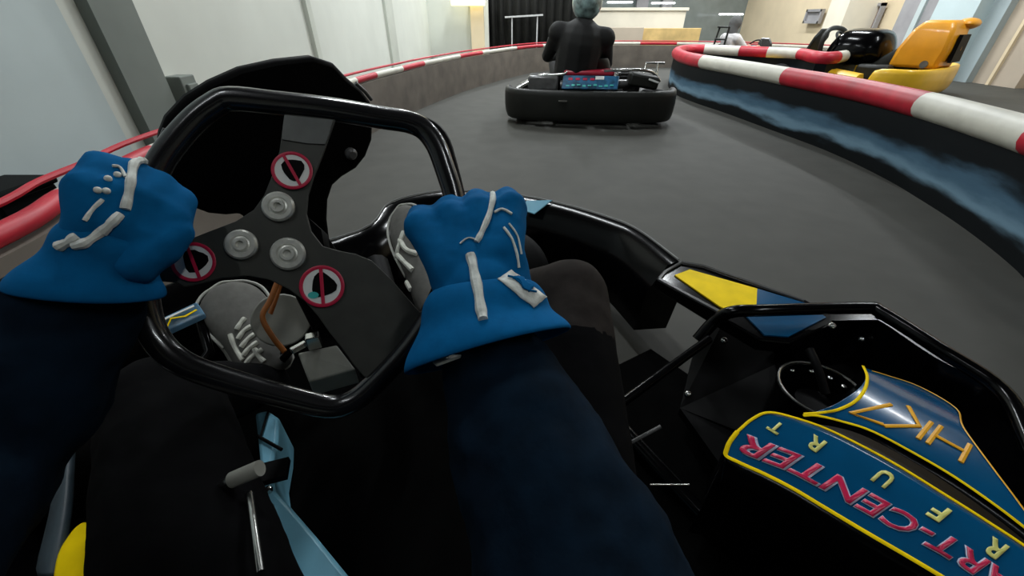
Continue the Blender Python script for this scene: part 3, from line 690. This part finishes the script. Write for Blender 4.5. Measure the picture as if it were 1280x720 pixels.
# fuel tank between the legs (pale blue)
tk = [(318, 516), (334, 512), (349, 522), (347, 548), (340, 580), (343, 612), (362, 632), (395, 670), (440, 725), (520, 830), (350, 840), (338, 720), (330, 640), (326, 600), (322, 550)]
bm = new(); prism(bm, [G(x, y, .16) for x, y in tk], (0, 0, -.10)); tkk = kp_('fuel_tank', bm, 'tank', bevel=.006)
bm = new(); box(bm, G(340, 590, .168), (.05, .036, .012), rz=.3); tube(bm, [G(322, 545, .166), G(352, 562, .166)], .003); tube(bm, [G(336, 512, .166), G(326, 545, .166)], .002); obj('strap', bm, M['blackm'], tkk, smooth=False)
for x, y in ((336, 612), (338, 634)):
    bm = new(); lathe(bm, G(x, y, .165), Z, [(.005, -.005), (.006, 0), (.005, .004), (.002, .005)], 10); obj('bolt', bm, M['steel'], tkk)
# lever with chrome end
bm = new(); tube(bm, [D(325, 585, .46), D(290, 600, .46)], .0092, 16); lv = kp_('fuel_lever', bm, 'greybox', angle=1.3)
bm = new(); tube(bm, [D(291, 600.5, .46), D(281, 606, .46), D(274, 610, .46)], [.008, .007, .004], 16); obj('lever_end', bm, M['steel'], lv)
# gear plates by the lever
bm = new(); tube(bm, [D(312, 617, .46), D(318, 660, .42), D(326, 716, .38)], .004); kp_('rod', bm, 'steel')
# steering column
WC = D(365, 300, .43); WN = V((.25, -.78, .55)).normalized()
bm = new(); tube(bm, [WC-WN*.012, WC-WN*.38], .014); tube(bm, [WC-WN*.012, WC-WN*.05], .03); kp_('steering_column', bm, 'blackm')
# fairing (front panel) behind the wheel
FC = D(345, 190, .60); FN = (-KF*.95 - Z*.12 + KR*.1).normalized()
def fpt(x, y, off=0):
    p = PLN(x, y, FC, FN)
    cu = (p-FC).dot(KR); return p + FN*(off-.9*cu*cu*0) 
fo = [(212, 250), (196, 215), (200, 168), (208, 148), (232, 122), (262, 103), (300, 86), (345, 76), (390, 71), (418, 80), (436, 99), (452, 112), (464, 128), (467, 150), (466, 175), (458, 196), (446, 211), (428, 222), (417, 232), (411, 250), (410, 275), (413, 300), (425, 318), (440, 345), (395, 420), (350, 330), (330, 300), (302, 268), (283, 270), (262, 268), (235, 258)]
bm = new(); prism(bm, [fpt(x, y) for x, y in fo], -FN*.02); fair = kp_('front_panel', bm, 'blackm', bevel=.006, angle=.5)
bm = new(); tube(bm, [fpt(x, y, .004) for x, y in [(206, 160), (200, 175), (198, 190)]], .003); tube(bm, [fpt(x, y, .004) for x, y in [(443, 103), (455, 114), (463, 124)]], .003); obj('panel_edge', bm, M['kgrey'], fair)
c = fpt(437, 191, .006); bm = new(); lathe(bm, c, FN, [(.01, -.004), (.01, .002), (.006, .006)], 12); obj('bolt', bm, M['kgrey'], fair)
# pedals
def strap(L, t, r, m, n='pedal_strap'):
    bm = new(); tube(bm, spline([D(x, y, tt) for (x, y), tt in zip(L, t)], 5), r, 8, flat=.5); return kp_(n, bm, m)
strap([(347, 352), (338, 375), (328, 396), (340, 420), (356, 440)], [.74]*5, .007, 'orange')
strap([(352, 350), (345, 372), (338, 392)], [.76]*3, .006, 'orange')
strap([(455, 338), (460, 355), (463, 375)], [.80]*3, .010, 'orange')
bm = new(); prism(bm, [D(372, 441, .80), D(421, 431, .82), D(444, 461, .78), D(386, 477, .76)], V((0, 0, -.04))); kp_('battery_box', bm, 'greybox', smooth=False, bevel=.003)
bm = new(); cc = D(352, 400, .84); disk(bm, cc, CAMP-cc, .055, .015, 28); kp_('brake_disc', bm, 'greybox', bevel=.003)
bm = new(); box(bm, D(392, 426, .80), (.025, .02, .03), rz=.4); box(bm, D(373, 434, .79), (.03, .01, .012), rz=.9); kp_('bracket', bm, 'steel', smooth=False, bevel=.002)
bm = new(); tube(bm, [D(350, 450, .85), D(440, 340, .95)], .012); kp_('pedal_frame', bm, 'black')
bm = new(); tube(bm, [D(240, 470, .8), D(262, 440, .82), D(250, 400, .85)], .010); kp_('pedal_frame', bm, 'black')
# blue stickered nose plate at left
bm = new(); prism(bm, [D(184, 406, .78), D(246, 377, .84), D(256, 392, .84), D(190, 422, .78)], V((0, 0, -.012))); npl = kp_('nose_plate', bm, 'tank', smooth=False, bevel=.002)
npl.data.materials[0] = mat('plate_blue', (.12, .26, .40), .3, var=.3, coat=.4)
bm = new(); tube(bm, [D(x, y, t)+Z*.0015 for x, y, t in ((192, 412, .785), (210, 408, .79), (214, 399, .80), (232, 396, .81), (246, 388, .83))], .003, 6, flat=.4, up=Z); obj('lettering', bm, M['yellow'], npl, smooth=False)
bm = new(); tube(bm, [D(x, y, t)+Z*.0015 for x, y, t in ((190, 408, .78), (210, 398, .8), (243, 383, .83))], .0035, 6, flat=.4, up=Z); obj('lettering', bm, M['stkwhite'], npl, smooth=False)
bm = new(); tube(bm, [D(470, 330, .95), D(478, 360, .9), D(480, 420, .8), D(470, 470, .75)], .03); kp_('pedal_bracket', bm, 'blackm')

# ------------------------------------------------------------ steering wheel
sw = own
def wp(x, y, off=0): return PLN(x, y, WC, WN)+WN*off
rim_px = [(290, 124), (345, 129), (410, 136), (470, 146), (518, 155), (541, 175), (556, 210), (570, 262), (566, 320), (545, 380), (512, 432), (468, 480), (440, 502), (410, 508), (350, 494), (290, 477), (232, 456), (200, 430), (184, 395), (178, 345), (178, 290), (186, 240), (204, 198), (240, 154), (268, 132)]
RP = spline([wp(x, y) for x, y in rim_px], 4, closed=True)
bm = new(); tube(bm, RP, .0125, 16, closed=True, up=WN, flat=.95); rim = kp_('steering_wheel', bm, 'rimblack', angle=2)
# flat outer guard plate under the rim
RO = spline([wp(x, y, -.012) for x, y in [(287, 118), (345, 123), (470, 138), (524, 146), (552, 165), (566, 205), (580, 262)]], 4)
bm = new(); tube(bm, RO, .008, 8, up=WN, flat=.6); obj('rim_guard', bm, M['blackm'], rim)
sp = [(357, 142), (420, 150), (412, 172), (404, 195), (393, 222), (386, 245), (384, 268), (390, 290), (404, 308), (425, 314), (445, 318), (465, 326), (490, 350), (520, 385), (535, 400), (508, 440), (470, 478), (455, 470), (442, 455), (428, 435), (412, 415), (398, 395), (382, 377), (362, 362), (338, 350), (310, 345), (278, 348), (250, 355), (232, 359), (224, 354), (185, 350), (182, 312), (222, 306), (262, 290), (296, 277), (318, 263), (331, 245), (341, 220), (350, 190), (353, 168)]
bm = new(); prism(bm, [wp(x, y, .003) for x, y in sp], -WN*.004); hp = obj('hub_plate', bm, M['plate'], rim, smooth=False, bevel=.001)
bm = new(); prism(bm, [wp(x, y, .0045) for x, y in [(357, 146), (417, 152), (412, 170), (407, 182), (385, 181), (354, 176), (355, 160)]], -WN*.0012); obj('cover_plate', bm, M['platel'], hp, smooth=False, label='bare grey plate')
# badges
def onpl(c, r, n=WN): return c
for bi, (x, y, rr, ang) in enumerate(((367, 215, 22.5, 1.15), (245.5, 328, 21.5, 1.25), (404, 358, 26.5, 1.5))):
    c = wp(x, y, .0048); r = rr/FPX*(c-CAMP).length*.89
    ux = wp(x+10, y, .0048)-c; ux.normalize(); uy = WN.cross(ux)
    bm = new(); disk(bm, c, WN, r*.97, .0012, 36); s = obj('sticker', bm, M['stkwhite'], hp, smooth=False, label='round white sticker with red ring and slash')
    bm = new()
    ring(bm, c+WN*.001, WN, r*.92, r*.085, 36, flat=.2)
    a = ux*math.cos(-ang)+uy*math.sin(-ang); a = ux*math.cos(math.pi-ang)+uy*math.sin(math.pi-ang)
    tube(bm, [c-a*r*.85+WN*.0016, c+a*r*.85+WN*.0016], r*.09, 6, flat=.2, up=WN)
    obj('sign_ring', bm, M['stkred'], hp, label='red ring and slash')
    bm = new(); P = []
    for k in range(16):
        t = 2*math.pi*k/16; q = r*(.55+.07*math.sin(3*t+bi)+.05*random.random()); P.append(c+WN*.0009+(ux*math.cos(t)*(.95)+uy*math.sin(t))*q + (ux*.06+uy*.06)*r)
    prism(bm, P, WN*.0003); obj('pictogram', bm, M['blackm'], hp, smooth=False)
    if bi != 0:
        bm = new(); P = [c+WN*.0011+(ux*math.cos(t)*.24+uy*math.sin(t)*.16)*r-(ux*.38+uy*.42)*r for t in [2*math.pi*k/14 for k in range(14)]]
        prism(bm, P, WN*.0003)
        if bi == 2: obj('smudge', bm, M['stkteal'], hp, smooth=False)
        else: bm.free()
for x, y, rr in ((350, 259.5, 18), (304, 306.5, 17.5), (362, 318, 20)):
    c = wp(x, y, .0035); r = rr/FPX*(c-CAMP).length*.88
    bm = new(); lathe(bm, c, WN, [(r, 0), (r, .003), (r*.88, .005), (r*.62, .005), (r*.55, .0035), (r*.45, .004), (r*.40, .0065), (r*.24, .0065), (r*.2, .003), (r*.02, .003)], 28)
    obj('bolt', bm, mat('bolt_zinc', (.62, .62, .57), .38, metal=.5, var=.15, scale=120), hp, angle=.6)

# ================================================================ THE DRIVER
HIP = V((-.03, -.06, .24))
drv = thing('person', 'person driving in navy suit and blue gloves, gripping the black steering wheel', 'person', (HIP.x, HIP.y, .06))
def dp(n, bm, m, **k): return obj(n, bm, M[m], drv, **k)
kneeL = D(205, 505, .60); ankL = D(338, 478, .86); kneeR = D(712, 372, .56); ankR = D(566, 392, .84)
hipL = HIP-KR*.09; hipR = HIP+KR*.09
bm = new(); chain(bm, [HIP-KR*.05, HIP+KR*.05], [.12, .12])
chain(bm, [hipL, (hipL+kneeL)/2, kneeL], [.10, .092, .076]); chain(bm, [kneeL, kneeL.lerp(ankL, .4), ankL], [.07, .058, .04])
chain(bm, [hipR, (hipR+kneeR)/2, kneeR], [.10, .080, .056]); chain(bm, [kneeR, kneeR.lerp(ankR, .35), ankR], [.054, .055, .04])
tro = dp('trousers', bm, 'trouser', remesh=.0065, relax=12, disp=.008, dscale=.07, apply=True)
tro.data.materials.clear(); tro.data.materials.append(M['trouser']); tro.data.materials.append(M['knee_lit'])
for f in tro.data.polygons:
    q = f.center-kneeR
    f.material_index = 1 if (q.length < .092) else 0  # faces round the right knee coloured lighter, as if lit
# jacket: torso and both arms in one surface
shL = V((-.24, -.17, .60)); shR = V((.12, -.09, .60)); elL = D(-120, 590, .31); wrL = D(100, 385, .36)
elR = V((.10, .035, .385)); wrR = D(622, 462, .405)
bm = new(); chain(bm, [HIP+Z*.03, V((-.05, -.16, .45)), V((-.06, -.20, .56))], [.125, .13, .14]); chain(bm, [shL, shR], [.075, .075]); chain(bm, [V((-.06, -.19, .62)), V((-.05, -.17, .72))], [.07, .06])
chain(bm, [shL, elL], [.085, .088]); chain(bm, [elL, elL.lerp(wrL, .5), wrL], [.088, .076, .050])
chain(bm, [shR, elR], [.078, .085]); chain(bm, [elR, elR.lerp(wrR, .45), elR.lerp(wrR, .8), wrR], [.090, .082, .070, .054])
dp('jacket', bm, 'navy', remesh=.008, relax=6, disp=.016, dscale=.06)
# head in helmet, above and behind the viewpoint
bm = new(); ball(bm, V((-.05, -.23, .93)), (.125, .155, .14), 28); hel = dp('helmet', bm, 'black')

# ---- gloves
def glove(W, Kc, L, N, sgn, wid, cuff_w, cuff_end, thumb, rs=1.0, name='glove'):
    # W wrist, Kc knuckle centre, L lateral unit, N unit towards viewer
    U = (Kc-W).normalized(); N = (N-U*N.dot(U)).normalized(); L = (L-U*L.dot(U)-N*L.dot(N)).normalized()
    bm = new(); lens = [.92, 1.0, .96, .80]
    for k in range(4):
        o = (k-1.5)*wid/4*1.0*sgn
        root = Kc+L*o - U*(.004 if k in (0, 3) else 0)
        chain(bm, [W+L*o*.62-N*.004, (W+root)/2+L*o*.08+N*.004, root], [.022*rs, .023*rs, .0195*rs])
        l = lens[k]
        a = root+U*.022*l-N*.018*l; b = a-N*.032*l+U*.002; c = b-N*.014*l-U*.024*l
        chain(bm, [root, a, b, c], [.0185*rs, .0165*rs, .0145*rs, .012*rs])
    ball(bm, (W+Kc)/2-N*.012, .03*rs, 12)
    t = [W+thumb[0], W+thumb[1], W+thumb[2]]
    chain(bm, t, [.021*rs, .019*rs, .015*rs])
    chain(bm, [W-U*.002, W+U*.02], [cuff_w*.55, cuff_w*.58])
    g = dp(name, bm, 'glove', remesh=.0042, relax=5, disp=.006, dscale=.03, apply=True)
    # cuff: open flared sleeve
    rows = []; A = W+U*.022; n = 10
    for i in range(n+1):
        f = i/n; c = A.lerp(cuff_end, f); ax = (cuff_end-A).normalized(); S = L-ax*L.dot(ax); S.normalize(); T = ax.cross(S)
        rw = (cuff_w*.80)*(1-f)+f*cuff_w*1.24+.0025*math.sin(f*9); rn = rw*.74
        rows.append([c+S*math.cos(q)*rw-ax*math.cos(q)*.013*f*f+T*math.sin(q)*rn*(1+.04*math.sin(3*q+f*4)) for q in [2*math.pi*k/28 for k in range(28)]])
    bm = new(); loft(bm, rows, closed_u=True); cf = obj('cuff', bm, M['glove'], g, solid=.004, sub=1, apply=True)
    return g, cf, U, L, N
WR = D(610, 388, .405); KcR = D(582, 268, .435)
gR, cR, U, L, N = glove(WR, KcR, V((1, .0, .05)), (CAMP-KcR).normalized(), 1, .132, .066, D(612, 440, .395),
    [V((-.030, .005, .01)), V((-.043, .03, .015)), V((-.050, .06, .015))])
WL = D(134, 322, .345); KcL = D(169, 249, .352)
gL, cL, U2, L2, N2 = glove(WL, KcL, V((.75, .45, -.35)), (CAMP-KcL).normalized(), 1, .076, .037, D(112, 366, .345),
    [V((.022, .0, -.006)), V((.034, .018, -.002)), V((.042, .034, .008))], rs=.84)
# piping, dots and patches draped on the gloves
class Two:
    def __init__(s, *o): s.t = [bvh(x) for x in o]
    def ray_cast(s, a, d):
        best = (None, None, None, None)
        for t in s.t:
            h = t.ray_cast(a, d)
            if h[0] is not None and (best[0] is None or h[3] < best[3]): best = h
        return best
TR = Two(gR, cR); TL = Two(gL, cL)
def pipe(tree, par, L, r, name='piping', m='piping', lift=.001, jit=.0, flat=.6):
    P = drape(tree, [(p.x, p.y) for p in spline([V((x, y, 0)) for x, y in L], 5)], lift)
    if len(P) < 2: return
    Rr = [r*(1+.10*math.sin(i*.9)+jit*.5*random.uniform(-1, 1)) for i in range(len(P))]
    bm = new(); tube(bm, P, Rr, 8, flat=1); obj(name, bm, M[m], par)
def patch(tree, par, poly, m, name='patch', lift=.0012):
    P = drape(tree, poly, lift)
    if len(P) < 3: return
    c = sum(P, V())/len(P); bm = new(); cv = bm.verts.new(c+(CAMP-c).normalized()*.001); vs = [bm.verts.new(p) for p in P]
    for i in range(len(vs)): bm.faces.new((cv, vs[i], vs[(i+1) % len(vs)]))
    obj(name, bm, M[m], par, solid=.0012)
pipe(TR, gR, [(594, 232), (608, 230), (616, 243), (613, 262), (606, 282), (600, 296), (596, 303)], .0032)
pipe(TR, gR, [(588, 318), (592, 335), (597, 360), (601, 385), (604, 400)], .0048)
def quad(tree, par, c, m, name='patch', lift=.0012, n=8, wob=0):
    rows = []
    for i in range(n+1):
        f = i/n; row = []
        for k in range(6):
            g = k/5; x = (c[0][0]*(1-g)+c[1][0]*g)*(1-f)+(c[3][0]*(1-g)+c[2][0]*g)*f; y = (c[0][1]*(1-g)+c[1][1]*g)*(1-f)+(c[3][1]*(1-g)+c[2][1]*g)*f
            P = drape(tree, [(x+wob*math.sin(i*2.1+k*3), y+wob*math.cos(i*1.3))], lift)
            row.append(P[0] if P else None)
        rows.append(row)
    if any(q is None for r_ in rows for q in r_): return
    bm = new(); loft(bm, rows); obj(name, bm, M[m], par, solid=.0010)
quad(TR, gR, [(622, 349), (638, 337), (682, 372), (667, 386)], 'piping', wob=.6)
quad(TR, gR, [(640, 349), (646, 344), (666, 360), (660, 367)], 'glove', lift=.0026, wob=1)
pipe(TR, gR, [(634, 348), (648, 352), (654, 362), (668, 366)], .0010, lift=.003, m='glove')
pipe(TR, gR, [(618, 266), (628, 262), (640, 268)], .0014); pipe(TR, gR, [(630, 285), (640, 300), (646, 320), (648, 335)], .0014); pipe(TR, gR, [(636, 280), (646, 295), (651, 318)], .001)
pipe(TR, gR, [(575, 305), (585, 298), (596, 300)], .0008)
pipe(TL, gL, [(180, 203), (174, 202), (167, 206), (164, 222), (161, 240), (156, 262)], .0034)
pipe(TL, gL, [(150, 268), (136, 282), (122, 294), (106, 304), (92, 308)], .0036, jit=.2)
pipe(TL, gL, [(98, 296), (86, 303), (74, 309)], .0036, jit=.3)
pipe(TL, gL, [(140, 208), (150, 210), (157, 222)], .0012); pipe(TL, gL, [(128, 250), (116, 262), (106, 276)], .0016)
for x, y in ((147, 219), (135, 224), (133, 239), (122, 238)):
    P = drape(TL, [(x, y)], .0005)
    if P: bm = new(); ball(bm, P[0], .0028, 10); obj('stud', bm, M['piping'], gL)
# small white piece modelled as the glint at the right wrist
bm = new(); c = D(562, 448, .375); box(bm, c, (.03, .014, .003), rz=.5, rx=-.5); dp('wrist_glint', bm, 'piping', bevel=.001)
# ---- shoes
def shoe(toe, ank, up, w, laces, tree_name, sole_side, lr=.0048):
    ax = (toe-ank).normalized(); up = V(up); up = (up-ax*up.dot(ax)).normalized(); sd = ax.cross(up)
    Ln = (toe-ank).length; bm = new()
    prof = [(-.25, .034, .040), (0, .038, .045), (.3, .036, .040), (.6, .046, .034), (.85, .045, .026), (1.0, .030, .020), (1.06, .012, .012)]
    rows = []
    for f, a, h in prof:
        c = ank.lerp(toe, f) if f >= 0 else ank+ax*Ln*f
        rows.append([c+sd*math.cos(q)*a*w+up*(math.sin(q)*h*(1 if math.sin(q) > 0 else .4)) for q in [2*math.pi*k/20 for k in range(20)]])
    loft(bm, rows, closed_u=True, caps=True); s = dp('shoe', bm, 'shoe', sub=2)
    bm = new(); rows = []
    for f, a, h in prof:
        c = ank.lerp(toe, f) if f >= 0 else ank+ax*Ln*f; c = c-up*.010+ax*(.006 if f > .9 else 0)
        rows.append([c-sd*((a+.006)*w+.001)+up*.006, c+sd*((a+.006)*w+.001)+up*.006, c+sd*(a+.006)*w-up*.016, c-sd*(a+.006)*w-up*.016])
    loft(bm, rows, closed_u=True, caps=True); obj('sole', bm, M['sole'], s, sub=1)
    bm = new(); q = [(f, a) for f, a, h in prof if f >= .3]
    tube(bm, spline([ank.lerp(toe, f)-sd*(a*w+.002)+up*.004 for f, a in q]+[toe+ax*Ln*.09+up*.004]+[ank.lerp(toe, f)+sd*(a*w+.002)+up*.004 for f, a in q[::-1]], 5), .0035, 8)
    obj('sole_edge', bm, M['sole'], s, label='pale rubber edge')
    t = bvh(s)
    for Lc in laces: pipe(t, s, Lc, lr, 'lace', 'lace', .001)
    return s
toeL = D(281, 362, .90)
sL = shoe(toeL, D(330, 448, .86), V((.35, -.35, .8)), 1.42,
     [[(296, 412), (301, 404), (306, 398)], [(298, 424), (305, 414), (314, 408)], [(302, 434), (309, 425), (318, 418)], [(305, 444), (312, 435), (322, 428)], [(308, 454), (316, 445), (328, 437)], [(288, 418), (294, 434), (304, 450)], [(318, 436), (324, 446), (330, 452)]], 'l', 1)
toeR = D(503, 266, 1.12)
sR = shoe(toeR, D(540, 370, .96), V((-.3, -.5, .75)), 1.25,
     [[(508, 280), (514, 292), (519, 306)], [(500, 300), (508, 312), (522, 318)], [(497, 318), (506, 328), (516, 338)], [(500, 336), (508, 350), (514, 362)], [(505, 290), (500, 305), (497, 322), (502, 345), (510, 368)]], 'r', 1, lr=.0065)

# ================================================================ world and output
w = bpy.data.worlds.new('world'); sc.world = w; w.use_nodes = True
w.node_tree.nodes['Background'].inputs[0].default_value = (.6, .7, .8, 1); w.node_tree.nodes['Background'].inputs[1].default_value = .05
sc.view_settings.view_transform = 'Standard'; sc.view_settings.look = 'None'
sc.view_settings.gamma = 1; sc.view_settings.use_curve_mapping = False
sc.view_settings.exposure = 0.0
